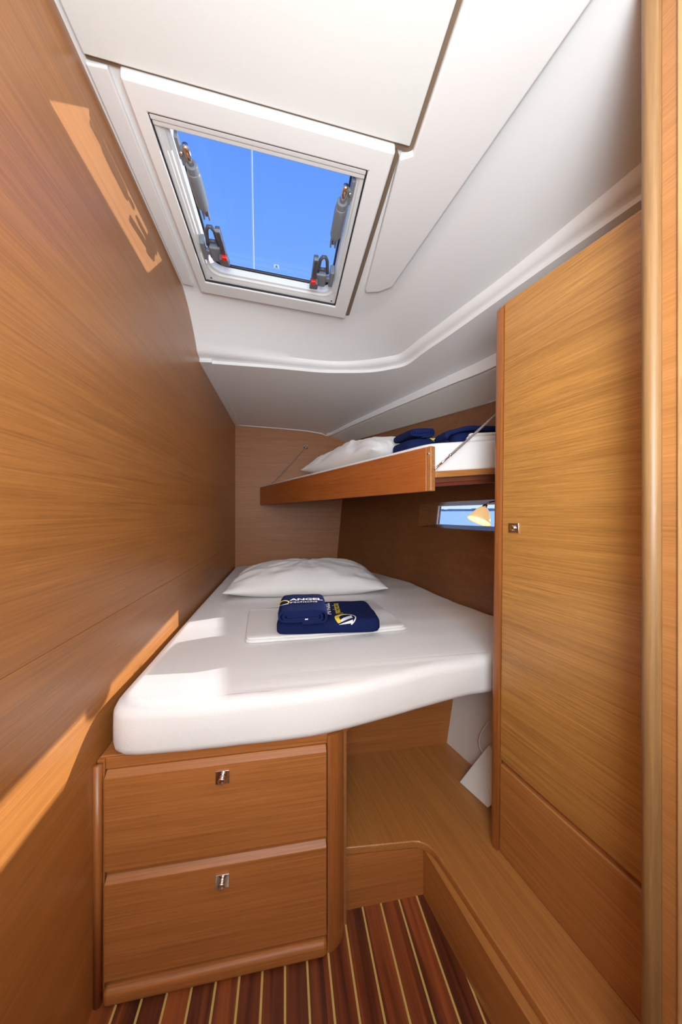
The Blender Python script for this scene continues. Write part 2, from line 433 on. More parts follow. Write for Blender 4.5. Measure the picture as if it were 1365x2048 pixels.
for i in range(N):
    a, b, c, d = D2[i].copy(), D1[i].copy(), D0[i].copy(), DB[i].copy()
    a.z = zceil(a.x); b.z = 1.768; c.z = 1.730
    endw = max(0, min(1, 1 - (i / (N - 1) - .40) / .18))        # 1 on the end face, 0 on the side
    row = []
    for s in range(11):
        t = s / 10
        p = a.lerp(b, t)
        p.z = lerp(a.z, b.z, lerp(t, t * t * .55 + t * .45, endw))
        row.append(p)
    # cove between broad face and lip
    out_ = (c - b); out_.z = 0
    for t, dz in ((.12, -.012), (.30, -.021), (.55, -.026), (.85, -.029), (.97, -.033), (1.0, -.040), (.985, -.046)):
        row.append(Vector((b.x + out_.x * t, b.y + out_.y * t, b.z + dz)))
    c2 = row[-1].copy(); 
    for t in (.03, .1, .25, .5, .75, 1.0):
        q = c2.lerp(d, t); row.append(q)
    rows.append(row)
M_ = len(rows[0])
vs = [p for r in rows for p in r]
fs = [(i * M_ + j, i * M_ + j + 1, (i + 1) * M_ + j + 1, (i + 1) * M_ + j) for i in range(N - 1) for j in range(M_ - 1)]
# flat of the ceiling with the hatch hole
HO = (-.300, .705, .222, 1.315)
outer = [Vector((p.x, p.y, 0)) for p in D2] + [Vector((-.40, -.72, 0))]
hole = [Vector((HO[0], HO[1], 0)), Vector((HO[2], HO[1], 0)), Vector((HO[2], HO[3], 0)), Vector((HO[0], HO[3], 0))]
tri = tessellate_polygon([outer, hole]); base_i = len(vs)
allp = outer + hole
vs += [Vector((p.x, p.y, zceil(p.x))) for p in allp]
fs += [tuple(base_i + k for k in t) for t in tri]
ceiling = mesh('ceiling', vs, fs, WHITE, smooth=True)
bm = bmesh.new(); bm.from_mesh(ceiling.data); bmesh.ops.remove_doubles(bm, verts=bm.verts, dist=1e-4)
bmesh.ops.recalc_face_normals(bm, faces=bm.faces); bm.to_mesh(ceiling.data); bm.free()
es = ceiling.modifiers.new('split', 'EDGE_SPLIT'); es.split_angle = math.radians(34)
struct(ceiling)

# fascia strip and grey side liner above the bunk
start = 4 * 4
Bt = DB[start:]
def clineY(Y): return interp(CC, Y)
fasc_lo = []
for k, p in enumerate(Bt):
    t = min(1, k / 20)
    fasc_lo.append(Vector((p.x + .004, p.y + .004, p.z - lerp(.018, .049, t))))
g = G(); m = len(Bt)
vs = [p + Vector((0, 0, .01)) for p in Bt] + fasc_lo + [p + Vector((.012, .01, 0)) for p in fasc_lo]
g.add(vs, [(i, i + 1, m + i + 1, m + i) for i in range(m - 1)] + [(m + i, m + i + 1, 2 * m + i + 1, 2 * m + i) for i in range(m - 1)])
struct(g.build('trim_1', WHITE, smooth=False))
g = G(); vs = []
for k, p in enumerate(fasc_lo):
    t = k / (m - 1)
    Yc = lerp(2.75, -.68, t) if False else max(-.7, p.y + .22 * min(1, k / 12))
    if k == 0: Yc = 2.70
    vs.append((p.x + .010, p.y + .006, p.z + .004)); vs.append((clineY(Yc), Yc, zt(Yc) - .001))
g.add(vs, [(2 * i, 2 * i + 1, 2 * i + 3, 2 * i + 2) for i in range(m - 1)])
struct(g.build('trim_2', LINER))
g = G(); g.tube([(interp(CC, Y) - .004, Y, zt(Y) - .002) for Y in (2.69, 2.4, 2.1, 1.8, 1.47, 1.2, 1.0, .5, 0)], .0028, 6)
struct(g.build('trim_10', GAP))
# slim white beads: top of the back wall, and against the left wall
g = G(); g.tube([(-.389, 2.697, 1.724), (-.2, 2.697, 1.719), (0, 2.697, 1.711), (.18, 2.697, 1.701), (.30, 2.697, 1.684), (.34, 2.697, 1.668)], .0042, 8)
struct(g.build('trim_3', WHITE, smooth=True))
g = G().prism([(-.392, 1.60), (-.335, 1.595), (-.350, 2.70), (-.392, 2.70)], lambda x, y: 1.7215, 1.74)
struct(g.build('trim_4', WHITE, bev=.003))
# padded near headliner panel, moulded side panel beside the hatch, raised bead beside left wall
g = G().prism([(-.386, -.68), (.262, -.68), (.2686, .47), (.2730, .690), (-.375, .690)], lambda x, y: zceil(x) - .013, lambda x, y: zceil(x) - .004)
struct(g.build('trim_5', CREAM, bev=.003))
g = G().prism([(.277, -.68), (.55, -.68), (.510, 0), (.4702, .4272), (.4250, .75), (.3743, 1.1124), (.335, 1.150), (.294, 1.165), (.286, 1.155), (.258, .715), (.2835, .70), (.279, .47)], lambda x, y: zceil(x) - .016, lambda x, y: zceil(x) + .004)
struct(g.build('trim_6', WHITE, bev=.005, seg=4))
g = G().prism([(-.381, .705), (-.340, .702), (-.345, 1.325), (-.383, 1.320)], lambda x, y: zceil(x) - .010, lambda x, y: zceil(x) + .004)
struct(g.build('trim_7', WHITE, bev=.004, seg=4))
# brown strips that put the shade of the open joints into colour
g = G()
g.prism([(.2730, -.68), (.2775, -.68), (.2795, .47), (.2840, .700), (.279, .706), (-.375, .700), (-.375, .690), (.2730, .690), (.2690, .47)], lambda x, y: zceil(x) - .006, lambda x, y: zceil(x) + .002)
g.prism([(.246, .705), (.258, .72), (.262, 1.325), (.244, 1.330)], lambda x, y: zceil(x) - .004, lambda x, y: zceil(x) + .003)
g.prism([(-.315, 1.3305), (.262, 1.3285), (.258, 1.337), (-.313, 1.339)], lambda x, y: zceil(x) - .003, lambda x, y: zceil(x) + .003)
struct(g.build('trim_8', GAP))

# ------------------------------------------------------------------ deck hatch (window_1)
zf = lambda x: zhatch(x); zc_ = lambda x: zceil(x) + .003
g = G(); frame_ring(g, (-.317, .697, .243, 1.329), (-.2865, .752, .1925, 1.262), zf, zc_)
hatch = g.build('window_1', FRAMEW, bev=.006, seg=4); struct(hatch)
g = G(); frame_ring(g, (-.2885, .750, .1945, 1.264), (-.2835, .755, .1895, 1.2585), lambda x: zf(x) + .0035, lambda x: zf(x) + .012)
part(g.build('gap_seal', RUB, hatch), 'thin black line inside the white frame')
# sloping white coaming with rounded corners
def rrect(x0, y0, x1, y1, r, k=8):
    o = []
    for cx, cy, a0 in ((x1 - r, y0 + r, -90), (x1 - r, y1 - r, 0), (x0 + r, y1 - r, 90), (x0 + r, y0 + r, 180)):
        for i in range(k + 1):
            a = math.radians(a0 + 90 * i / k); o.append((cx + r * math.cos(a), cy + r * math.sin(a)))
    return o
rings = [(rrect(-.2835, .755, .1895, 1.2585, .006), .009), (rrect(-.274, .745, .181, 1.249, .03), .010), (rrect(-.270, .741, .178, 1.243, .04), .014),
         (rrect(-.266, .737, .175, 1.237, .045), .0145), (rrect(-.263, .733, .172, 1.233, .045), .020), (rrect(-.256, .725, .170, 1.226, .045), .022), (rrect(-.252, .720, .168, 1.221, .045), .046)]
g = G(); vs = []; L = len(rings[0][0])
for rr, dz in rings: vs += [(x, y, zf(x) + dz) for x, y in rr]
g.add(vs, [(a * L + i, a * L + (i + 1) % L, (a + 1) * L + (i + 1) % L, (a + 1) * L + i) for a in range(len(rings) - 1) for i in range(L)])
co = g.build('coaming', ALU, hatch, smooth=True)
es = co.modifiers.new('s', 'EDGE_SPLIT'); es.split_angle = math.radians(25)
g = G(); r0 = rrect(-.252, .720, .168, 1.221, .045); L = len(r0)
g.tube([(x, y, zf(x) + .047) for x, y in r0 + r0[:1]], .0055, 8, caps=False)
part(g.build('rubber_seal', RUB, hatch, smooth=True), 'black rubber seal round the glass')
g = G().box((-.275, .69, 0), (.20, 1.25, .010))
g.v = [(x, y, z + zf(x) + .053) for x, y, z in g.v]
g.build('pane', ACRYL, hatch)
# lid rim (outside) so no light leaks past the pane
g = G(); frame_ring(g, (-.330, .66, .26, 1.345), (-.262, .710, .176, 1.232), lambda x: zf(x) + .050, lambda x: zf(x) + .062)
part(g.build('lid_rim', ALU, hatch), 'pale metal rim of the lid')
g = G(); frame_ring(g, (-.305, .70, .225, 1.32), (-.280, .72, .197, 1.262), lambda x: zf(x) + .008, lambda x: zf(x) + .055)
g.build('outer_coaming', ALU, hatch)
# roller blind rail on the near side
g = G()
for y0, y1, d0, d1 in ((.7525, .7640, .003, .016), (.7650, .7765, .0055, .016)):
    g.hexa([(-.2855, y0, zf(-.2855) + d0), (.1900, y0, zf(.19) + d0), (.1900, y1, zf(.19) + d0), (-.2855, y1, zf(-.2855) + d0),
            (-.2855, y0, zf(-.2855) + d1), (.1900, y0, zf(.19) + d1), (.1900, y1, zf(.19) + d1), (-.2855, y1, zf(-.2855) + d1)])
part(g.build('blind_rail', ALU, hatch, bev=.002), 'white pull rail of the roller blind')
# screws
for x, y in ((-.2635, 1.247), (.176, 1.247)):
    G().ball((x, y, zf(x) + .0095), .0035, 10, (1, 1, .5)).build('screw', DGREY, hatch, smooth=True)
# friction stays
def stay(x0, side, label):
    z = lambda y: zf(x0) + .008
    s = G(); s.tube([(x0, .862, z(0)), (x0, .872, z(0)), (x0 - .002 * side, .95, z(0)), (x0 - .003 * side, .962, z(0))], [.0150, .0165, .0155, .0115], 18)
    s.tube([(x0, .845, z(0)), (x0, .864, z(0))], .0140, 16)
    # mounting ear towards the coaming
    s.obox((x0 + .012 * side, .835, z(0) + .006), (1, 0, 0), (0, 1, 0), (0, 0, 1), .010, .020, .004)
    s.obox((x0 + .020 * side, .815, z(0) + .010), (1, 0, 0), (0, 1, 0), (0, 0, 1), .004, .024, .010)
    o = s.build('stay_arm', GREY, hatch, smooth=False); bevel(o, .0015, 2)
    part(o, label)
    G().tube([(x0 + .002 * side, .800, z(0) - .004), (x0, .850, z(0))], .0072, 12).build('rod', STEEL, o, smooth=True)
    G().ball((x0 + .016 * side, .822, z(0) - .001), .0045, 10).build('bolt', CHROME, o, smooth=True)
    q = G(); q.tube([(x0 - .003 * side, .962, z(0)), (x0 - .004 * side, .985, z(0) + .002)], .0042, 10)
    q.build('rod', STEEL, o, smooth=True)
    q = G()
    for dx in (-.0075, .0065):
        q.obox((x0 + dx - .003 * side, .984, z(0) + .004), (1, 0, 0), (0, 1, 0), (0, 0, 1), .0022, .014, .006)
    b = q.build('fork', GREY, o); bevel(b, .001, 1)
stay(-.2245, -1, 'grey friction stay on the side by the wooden wall')
stay(.1480, 1, 'grey friction stay on the side by the side panel')
# dog handles: lever with slot and red button, skeleton grip, base bracket
def handle(xl, side, y1, label):
    z0 = zf(xl) + .002; fresh = []
    h = G()
    h.obox((xl, y1 - .062, z0 - .010), (1, .02 * side, 0), (0, 1, .14), (0, -.14, 1), .0055, .052, .0075)
    o = h.build('handle', DGREY, hatch); bevel(o, .0025, 2); part(o, label)
    h = G().obox((xl, y1 - .102, z0 - .0195), (1, 0, 0), (0, 1, .14), (0, -.14, 1), .0052, .014, .0035)
    q = h.build('lever_tip', GREY, o); bevel(q, .001, 2); part(q, 'lighter grey tip of the lever')
    h = G().obox((xl + .003 * side, y1 - .012, z0 - .008), (1, 0, 0), (0, 1, .3), (0, -.3, 1), .011, .018, .008)
    q = h.build('pivot_housing', DGREY, o); bevel(q, .004, 3)
    h = G().obox((xl, y1 - .030, z0 - .0165), (1, 0, 0), (0, 1, 0), (0, 0, 1), .0062, .0062, .004)
    q = h.build('lock_button', RED, o); bevel(q, .002, 2); part(q, 'red lock button')
    # skeleton grip: a D shaped loop beside the lever
    lp = [(.010, -.035), (.012, -.060), (.013, -.082), (.018, -.092), (.025, -.092), (.030, -.082), (.034, -.055), (.036, -.040)]
    h = G().tube([(xl + a * side, y1 + b, z0 + .004) for a, b in lp], .0042, 8)
    h.tube([(xl + .012 * side, y1 - .052, z0 + .004), (xl + .033 * side, y1 - .052, z0 + .004)], .004, 8)
    q = h.build('grip', DGREY, o, smooth=True)
    h = G().obox((xl + .020 * side, y1 - .020, z0 + .004), (1, 0, 0), (0, 1, 0), (0, 0, 1), .014, .022, .009)
    q = h.build('cam', GREY, o); bevel(q, .005, 3); part(q, 'grey cam body')
    h = G().obox((xl + .038 * side, y1 - .014, z0 + .008), (1, 0, 0), (0, 1, 0), (0, 0, 1), .008, .007, .005)
    h.obox((xl + .049 * side, y1 - .020, z0 + .012), (1, 0, 0), (0, 1, 0), (0, 0, 1), .0055, .026, .012)
    q = h.build('bracket', GREY, o); bevel(q, .003, 3); part(q, 'grey bracket fixed to the rim')
    # the catch is drawn at 1/1.3 size about its pivot
    SC = 1.3; pv = Vector((xl + .049 * side, y1 + .004, z0 + .012))
    for ob in [o] + list(o.children):
        wl = wloc(ob)
        for vtx in ob.data.vertices: vtx.co = (vtx.co * SC)
        ob['_w'] = tuple(pv + (wl - pv) * SC)
    o.location = Vector(o['_w']) - wloc(hatch)
    for ob in o.children: ob.location = Vector(ob['_w']) - Vector(o['_w'])
    for ob in [o] + list(o.children): del ob['_w']
handle(-.206, -1, 1.134, 'dark handle with red button by the wooden wall')
handle(.110, 1, 1.158, 'dark handle with red button by the side panel')
# running man sticker on the pane
g = G(); cx, cy = -.030, 1.185
zz = lambda x: zf(x) + .0525
def flat(pts, dz=0): return [(x, y, zz(x) - dz) for x, y in pts]
g.add(flat([(cx - .009, cy - .010), (cx + .009, cy - .010), (cx + .009, cy + .010), (cx - .009, cy + .010)]), [(0, 1, 2, 3)])
st = g.build('exit_sticker', translucent('sticker_film', (.85, .9, .9)), hatch); part(st, 'small sticker with green running figure')
g = G()
def bar(a, b, wd=.0011):
    a, b = Vector(a), Vector(b); d = (b - a).normalized(); nn = Vector((-d.y, d.x)) * wd
    g.add(flat([(cx + p.x, cy + p.y) for p in (a - nn, b - nn, b + nn, a + nn)], .0006), [(0, 1, 2, 3)])
bar((-.001, -.003), (.001, .002), .0016); bar((-.001, -.003), (.002, -.006)); bar((.002, -.006), (-.001, -.009)) if False else None
bar((.001, .002), (.004, .004)); bar((.004, .004), (.003, .008)); bar((.001, .002), (-.002, .005)); bar((-.002, .005), (-.006, .006))
bar((-.001, -.002), (-.004, .000)); bar((-.0005, -.002), (.004, -.001)); bar((-.001, -.0065), (-.001, -.0045), .0013)
part(g.build('running_figure', translucent('green_film', (.03, .42, .2)), st), 'green running figure')

# ------------------------------------------------------------------ outside
sea_m, n_, b_ = newmat('sea_water')
b_.inputs['Base Color'].default_value = (0.42, 0.60, 0.85, 1); b_.inputs['Roughness'].default_value = .6
tcn = n_.nodes.new('ShaderNodeTexCoord'); nn_ = n_.nodes.new('ShaderNodeTexNoise'); nn_.inputs['Scale'].default_value = 1.2
bp_ = n_.nodes.new('ShaderNodeBump'); bp_.inputs['Strength'].default_value = .8; bp_.inputs['Distance'].default_value = .15
n_.links.new(tcn.outputs['Object'], nn_.inputs[0]); n_.links.new(nn_.outputs[0], bp_.inputs['Height']); n_.links.new(bp_.outputs[0], b_.inputs['Normal'])
tag(G().add([(x, y, -.35 + .0125 * (.46 * x + .89 * y)) for x, y in ((1.6, -20), (900, -20), (900, 1500), (1.6, 1500))], [(0, 1, 2, 3)]).build('sea_water', sea_m),
    'blue sea water seen through the low side window', 'water')
bpy.data.objects['sea_water']['kind'] = 'stuff'
random.seed(4)
g = G(); x = 60.0
for i in range(60):
    wdt = random.uniform(3, 9); h = random.choice((1.8, 2.4, 3.2, 4.2))
    g.box((x, 260 + .1 * i, 2.6 + .0057 * x), (x + wdt, 268, 2.9 + .0057 * x + h * .5)); x += wdt + random.choice((0, 0, 1.5))
tag(g.build('distant_shore', PAINT_GREY), 'low grey shoreline of buildings far across the water', 'shoreline')
# wire stay of the rig seen through the hatch
g = G().tube([(-.292, 3.09, 1.95), (-.283, 3.09, 3.2), (-.302, 3.09, 4.4), (-.42, 3.09, 13)], .0075, 8)
tag(g.build('rigging_wire', plain('bright_wire', (.9, .88, .85), .3, .3), smooth=True), 'thin pale rigging wire standing against the blue sky above the hatch', 'wire')

# ------------------------------------------------------------------ step
step = thing('step', (.45, .75, 0), 'wooden raised step along the wardrobe, with a rounded corner at the floor', 'step')
nose = [(.151, .843), (.335, .8295), (.352, .8265), (.366, .817), (.376, .806), (.384, .790), (.447, .493), (.52, .14), (.69, -.68)]
back = [(1.0, -.68), (.98, .3), (.80, .84), (.700, .849), (.643, 1.045), (.612, 1.168), (.151, 1.168)]
bevel(G().prism(nose + back, .126, .146).build('step_top', W_STEP, step), .004, 3)
G().box((.15, .8285, 0), (.372, .846, .126)).build('riser', W_X2, step)
g = G().prism([(.3655, .8235), (.4066, .595), (.515, .07), (.665, -.68), (.685, -.68), (.535, .07), (.4266, .6), (.3855, .845), (.3655, .845)], 0, .126)
G.build(g, 'riser', W_STEP, step)

# ------------------------------------------------------------------ drawer cabinet under the berth
cab = thing('drawer_cabinet', (-.12, .96, 0), 'wooden cabinet with two drawers under the foot of the berth', 'cabinet')
yf = .767
g = G()
g.box((-.376, yf, .0), (.100, yf + .018, .042)); g.box((-.376, yf, .2705), (.100, yf + .018, .2495)) if False else None
g.box((-.389, yf - .004, .0), (-.3745, yf + .018, .503))
g.box((-.3745, yf, .4795), (.0985, yf + .018, .503)); g.box((-.3745, yf + .004, .2445), (.0985, yf + .018, .277))
g.box((.0965, yf, .0), (.1000, yf + .018, .503))
bevel(g.build('face_frame', W_X2, cab), .0012, 2)
G().box((-.389, yf + .018, 0.0), (.100, yf + .4, .012)).box((-.389, 1.15, .012), (.150, 1.163, .503)).box((.132, .80, 0), (.1505, 1.163, .503)).build('carcass', wood('oak_side', 'y', (.36, .15, .05)), cab)
# left stile: rounded, in the corner with the wall
g = G(); g.tube([(-.3845, .757, 0), (-.3845, .757, .498)], .0085, 16); part(g.build('corner_bead', W_Z, cab, smooth=True), 'rounded bead against the wall')
# quarter-round corner post
pp = [(.0975, .755)] + [(.0975 + .045 * math.sin(math.radians(a)), .80 - .045 * math.cos(math.radians(a))) for a in range(0, 91, 9)] + [(.1425, .83), (.0975, .83)]
o = G().prism(pp, 0, .5035).build('corner_post', W_Z, cab, smooth=False)
for p in o.data.polygons: p.use_smooth = abs(p.normal.z) < .5
es = o.modifiers.new('s', 'EDGE_SPLIT'); es.split_angle = math.radians(40)
# rounded base rail
bevel(G().box((-.3730, .744, 0), (.097, yf + .01, .036)).build('base_rail', W_X2, cab), .012, 4)
def knob_set(parent, c, nx, up=(0, 0, 1), r=.0145, knob_r=.0078, name='knob', rv=None, kl=.62):
    c = Vector(c); nx = Vector(nx).normalized(); up = Vector(up); sx = up.cross(nx).normalized()
    p = G().obox(c + nx * .0015, sx, up, nx, r, rv or r, .0015); q = p.build(name, CHROME, parent); bevel(q, .0006, 1)
    part(q, 'chrome push knob on a square plate')
    k = G().tube([c + nx * t * kl for t in (.002, .008, .009, .016, .022, .0245)], [knob_r * .85, knob_r * .8, knob_r * .65, knob_r * .8, knob_r, knob_r * .55], 18)
    k.build('push_button', CHROME, q, smooth=True)
def drawer(z0, z1, lab):
    x0, x1, yb, y0 = -.3715, .0950, yf + .006, .755
    c = .011
    pr = [(yb, z0), (y0, z0), (y0, z1 - c), (y0 + c, z1), (yb, z1)]
    n = len(pr); vs = [(x0, y, z) for y, z in pr] + [(x1, y, z) for y, z in pr]
    o = G().add(vs, [tuple(range(n)), tuple(range(2 * n - 1, n - 1, -1))] + [(i, (i + 1) % n, n + (i + 1) % n, n + i) for i in range(n)]).build('drawer', W_X2, cab)
    bevel(o, .0008, 2); part(o, lab); return o
d1 = drawer(.273, .4785, 'upper drawer front with bevelled top edge')
d2 = drawer(.0435, .2565, 'lower drawer front with bevelled top edge')
knob_set(d1, (-.1356, .755, .4415), (0, -1, 0)); knob_set(d2, (-.1362, .755, .2135), (0, -1, 0))

# ------------------------------------------------------------------ niche beside the drawers
nb = tag(G().add([(.1505, 1.165, .140), (.618, 1.165, .140), (.66, 1.165, .50), (.1505, 1.165, .50), (.1505, 1.18, .146), (.612, 1.18, .146), (.66, 1.18, .50), (.1505, 1.18, .50)],
    [(0, 1, 2, 3), (4, 5, 6, 7), (0, 1, 5, 4), (1, 2, 6, 5), (2, 3, 7, 6), (3, 0, 4, 7)]).build('niche_panel', W_X2), 'dark wooden panel closing the back of the open niche under the berth', 'panel')
g = G(); a = [(.607, 1.170, .140), (.699, .849, .140), (.770, .845, .50), (.664, 1.170, .50)]
g.add(a + [(x + .02, y, z) for x, y, z in a], [(0, 1, 2, 3), (4, 5, 6, 7), (0, 1, 5, 4), (1, 2, 6, 5), (2, 3, 7, 6), (3, 0, 4, 7)])
hl = g.build('hull_liner', GEL2); tag(hl, 'smooth white hull liner sloping up at the back of the niche', 'liner')
pts = [(.668, 1.02, .335), (.651, 1.035, .290), (.6435, 1.037, .262), (.6415, 1.028, .245), (.6440, 1.012, .236)]
G().tube([(x - .0035, y - .035, z) for x, y, z in pts], .0022, 8).build('moulded_edge', GEL2, hl, smooth=True)
P1, P2, P3 = Vector((.559, .987, .1462)), Vector((.593, .885, .1462)), Vector((.642, .955, .279))
P4 = P3 + (P2 - P1) * 1.2
off = Vector((.03, .012, -.0))
g = G().add([P1, P2, P4, P3, P1 + off, P2 + off, P4 + off, P3 + off], [(0, 1, 2, 3), (4, 5, 6, 7), (0, 1, 5, 4), (1, 2, 6, 5), (2, 3, 7, 6), (3, 0, 4, 7)])
o = g.build('moulded_cover', plain('cover_white', (.80, .78, .73), .5)); bevel(o, .003, 2)
tag(o, 'white wedge-shaped cover leaning against the liner at the end of the step', 'cover')

# ------------------------------------------------------------------ lower berth
def hx(Y, z, m=.0): return hullx(Y, z) - m
bed_poly = [(-.388, .772), (.10, .764), (.15, .790), (.20, .822), (.30, .850), (.40, .872), (.50, .886), (.585, .892), (.80, .865), (hx(1.0, .5, .006), 1.0), (hx(1.233, .5, .006), 1.233), (hx(1.49, .5, .006), 1.49), (hx(1.85, .5, .006), 1.85), (hx(2.2, .5, .006), 2.2), (hx(2.45, .5, .006), 2.45), (hx(2.68, .5, .006), 2.695), (-.388, 2.695)]
o = G().prism(bed_poly, .487, .505).build('berth_board', W_X2); bevel(o, .003, 2)
tag(o, 'curved wooden berth board carrying the large lower mattress', 'board')

def offset(poly, d):
    n = len(poly); o = []
    for i in range(n):
        p, a, b = Vector(poly[i]), Vector(poly[i - 1]), Vector(poly[(i + 1) % n])
        e1, e2 = (p - a).normalized(), (b - p).normalized()
        n1, n2 = Vector((-e1.y, e1.x)), Vector((-e2.y, e2.x))
        m = (n1 + n2); m = m / max(.3, m.dot(n1)) if m.length > 1e-6 else n1
        o.append(tuple(p + m * d))
    return o
def area(poly): return sum(a[0] * b[1] - b[0] * a[1] for a, b in zip(poly, poly[1:] + poly[:1])) / 2
def resample(poly, step):
    o = []
    n = len(poly)
    for i in range(n):
        a, b = Vector(poly[i]), Vector(poly[(i + 1) % n]); k = max(1, int((b - a).length / step))
        o += [tuple(a.lerp(b, j / k)) for j in range(k)]
    return o
def smooth_poly(poly, it=3):
    for _ in range(it):
        n = len(poly); poly = [tuple((Vector(poly[i - 1]) + Vector(poly[i]) * 2 + Vector(poly[(i + 1) % n])) / 4) for i in range(n)]
    return poly
def cushion(poly, z0, z1, r, wob=.0015, zf=None, step=.03, sm=3, freq=9.0, inner=True, rb=None):
    if area(poly) < 0: poly = poly[::-1]
    poly = smooth_poly(resample(poly, step), sm); n = len(poly)
    rb = rb or r
    prof = [(rb * 1.0, 0)] + [(rb * (1 - math.sin(a)), rb * (1 - math.cos(a))) for a in [math.radians(t) for t in (20, 45, 70, 90)]]
    h = z1 - z0
    prof += [(0, h * .5)]
    prof += [(r * (1 - math.cos(a)), h - r + r * math.sin(a)) for a in [math.radians(t) for t in (0, 18, 36, 54, 72, 90)]]
    if inner: prof += [(r * 1.12, h + .0003)]
    vs = []
    for d, z in prof:
        for (x, y) in offset(poly, d):
            q = noise.noise(Vector((x * freq, y * freq, z * freq * 1.4))) ; q2 = noise.noise(Vector((x * freq * 3, y * freq * 3, z * freq * 3 + 5)))
            k = wob * (q + .4 * q2) * (0.35 if d >= r else 1.0)
            zz = z0 + z + (k if z > h * .3 else 0) + (zf(x, y) if zf else 0)
            vs.append((x + k, y + k, zz))
    m = len(prof)
    fs = [(a * n + i, a * n + (i + 1) % n, (a + 1) * n + (i + 1) % n, (a + 1) * n + i) for a in range(m - 1) for i in range(n)]
    top = [Vector(vs[(m - 1) * n + i]) for i in range(n)]; bot = [Vector(vs[i]) for i in range(n)]
    flat2 = lambda L: [Vector((p.x, p.y, 0)) for p in L]
    fs += [tuple((m - 1) * n + k for k in t) for t in tessellate_polygon([flat2(top)])]
    fs += [tuple(t) for t in tessellate_polygon([flat2(bot)])]
    return G().add(vs, fs)
mat_poly = [(-.376, .748), (-.20, .741), (.06, .741), (.12, .750), (.20, .768), (.30, .792), (.40, .818), (.50, .838), (.575, .848), (.80, .850), (hx(1.0, .6, .01), 1.0), (hx(1.233, .6, .01), 1.233), (hx(1.49, .6, .012), 1.49), (hx(1.65, .6, .012), 1.65), (hx(1.85, .6, .012), 1.85), (hx(2.2, .6, .02), 2.2), (hx(2.32, .6, .02), 2.32), (hx(2.45, .6, .02), 2.45), (hx(2.68, .6, .03), 2.690), (-.385, 2.690), (-.382, 1.4), (-.376, 1.0)]
o = cushion(mat_poly, .505, .613, .026, wob=.0025, sm=4, rb=.022).build('lower_mattress', SHEET, smooth=True)
tag(o, 'large white-sheeted mattress of the lower berth above the drawers', 'mattress')

def pillow(name, c, W, D, H, rotz, label, zf=None, seed=0, wr=.010):
    U, V = 72, 44; vs = []; cr_, sr_ = math.cos(rotz), math.sin(rotz)
    for sgn in (1, -1):
        for j in range(V + 1):
            for i in range(U + 1):
                u, v = -1 + 2 * i / U, -1 + 2 * j / V
                x = u * W / 2 * (1 - .07 * (1 - u * u) * v * v * 0 - .06 * (1 - v * v) * abs(u) ** 3 * -0)
                # sides are drawn in between the corners
                x = u * W / 2 * (1 - .05 * (1 - v * v) * u * u); y = v * D / 2 * (1 - .07 * (1 - u * u) * v * v)
                h = (max(0, 1 - abs(u) ** 2.6)) ** .55 * (max(0, 1 - abs(v) ** 2.4)) ** .6
                edge = h
                q = noise.noise(Vector((u * 1.5 + seed, v * 5, 0.3))) + .7 * noise.noise(Vector((u * 4, v * 9 + seed, 1.7))) * (abs(u) ** .7)
                rad = noise.noise(Vector((math.atan2(v, u) * 5 + seed, .5, (u * u + v * v) * .8)))
                crease = 1 - abs(noise.noise(Vector((u * 6 + seed, v * 2.5, 2.2)))) * 5
                k = wr * (q * .6 + rad * .7 - .32 * max(0, crease) ** 2 * (.35 + .65 * abs(u))) * min(1, 3 * edge)
                if sgn > 0: z = H * .26 + H * .74 * h + k
                else: z = H * .26 - H * .26 * min(1, h * 1.8)
                X_, Y_ = c[0] + x * cr_ - y * sr_, c[1] + x * sr_ + y * cr_
                vs.append((X_, Y_, c[2] + z + (zf(X_, Y_) if zf else 0)))
    n = (U + 1) * (V + 1); fs = []
    for s in range(2):
        for j in range(V):
            for i in range(U):
                a = s * n + j * (U + 1) + i; q = (a, a + 1, a + U + 2, a + U + 1); fs.append(q if s == 0 else q[::-1])
    g = G().add(vs, fs); o = g.build(name, PILLOW, smooth=True)
    bm = bmesh.new(); bm.from_mesh(o.data); bmesh.ops.remove_doubles(bm, verts=bm.verts, dist=.0006); bmesh.ops.recalc_face_normals(bm, faces=bm.faces); bm.to_mesh(o.data); bm.free()
    ss = o.modifiers.new('ss', 'SUBSURF'); ss.levels = 1; ss.render_levels = 1
    tag(o, label, 'pillow'); return o
pillow('pillow', (.118, 1.83, .6145), .80, .54, .15, math.radians(-2), 'plump white pillow at the head of the lower berth', seed=3, wr=.015)

# folded sheet under the towels
g = cushion([(-.1236, 1.056), (.1, 1.060), (.425, 1.088), (.392, 1.45), (-.146, 1.385)], .6142, .6235, .004, wob=.0012, step=.02, sm=1)
g2 = cushion([(-.121, 1.060), (.1, 1.064), (.420, 1.092), (.389, 1.447), (-.143, 1.382)], .6235, .6305, .0032, wob=.0016, step=.02, sm=1)
g.add(g2.v, g2.f)
tag(g.build('folded_sheet', PILLOW, smooth=True), 'flat white folded sheet under the navy towels on the lower berth', 'sheet')

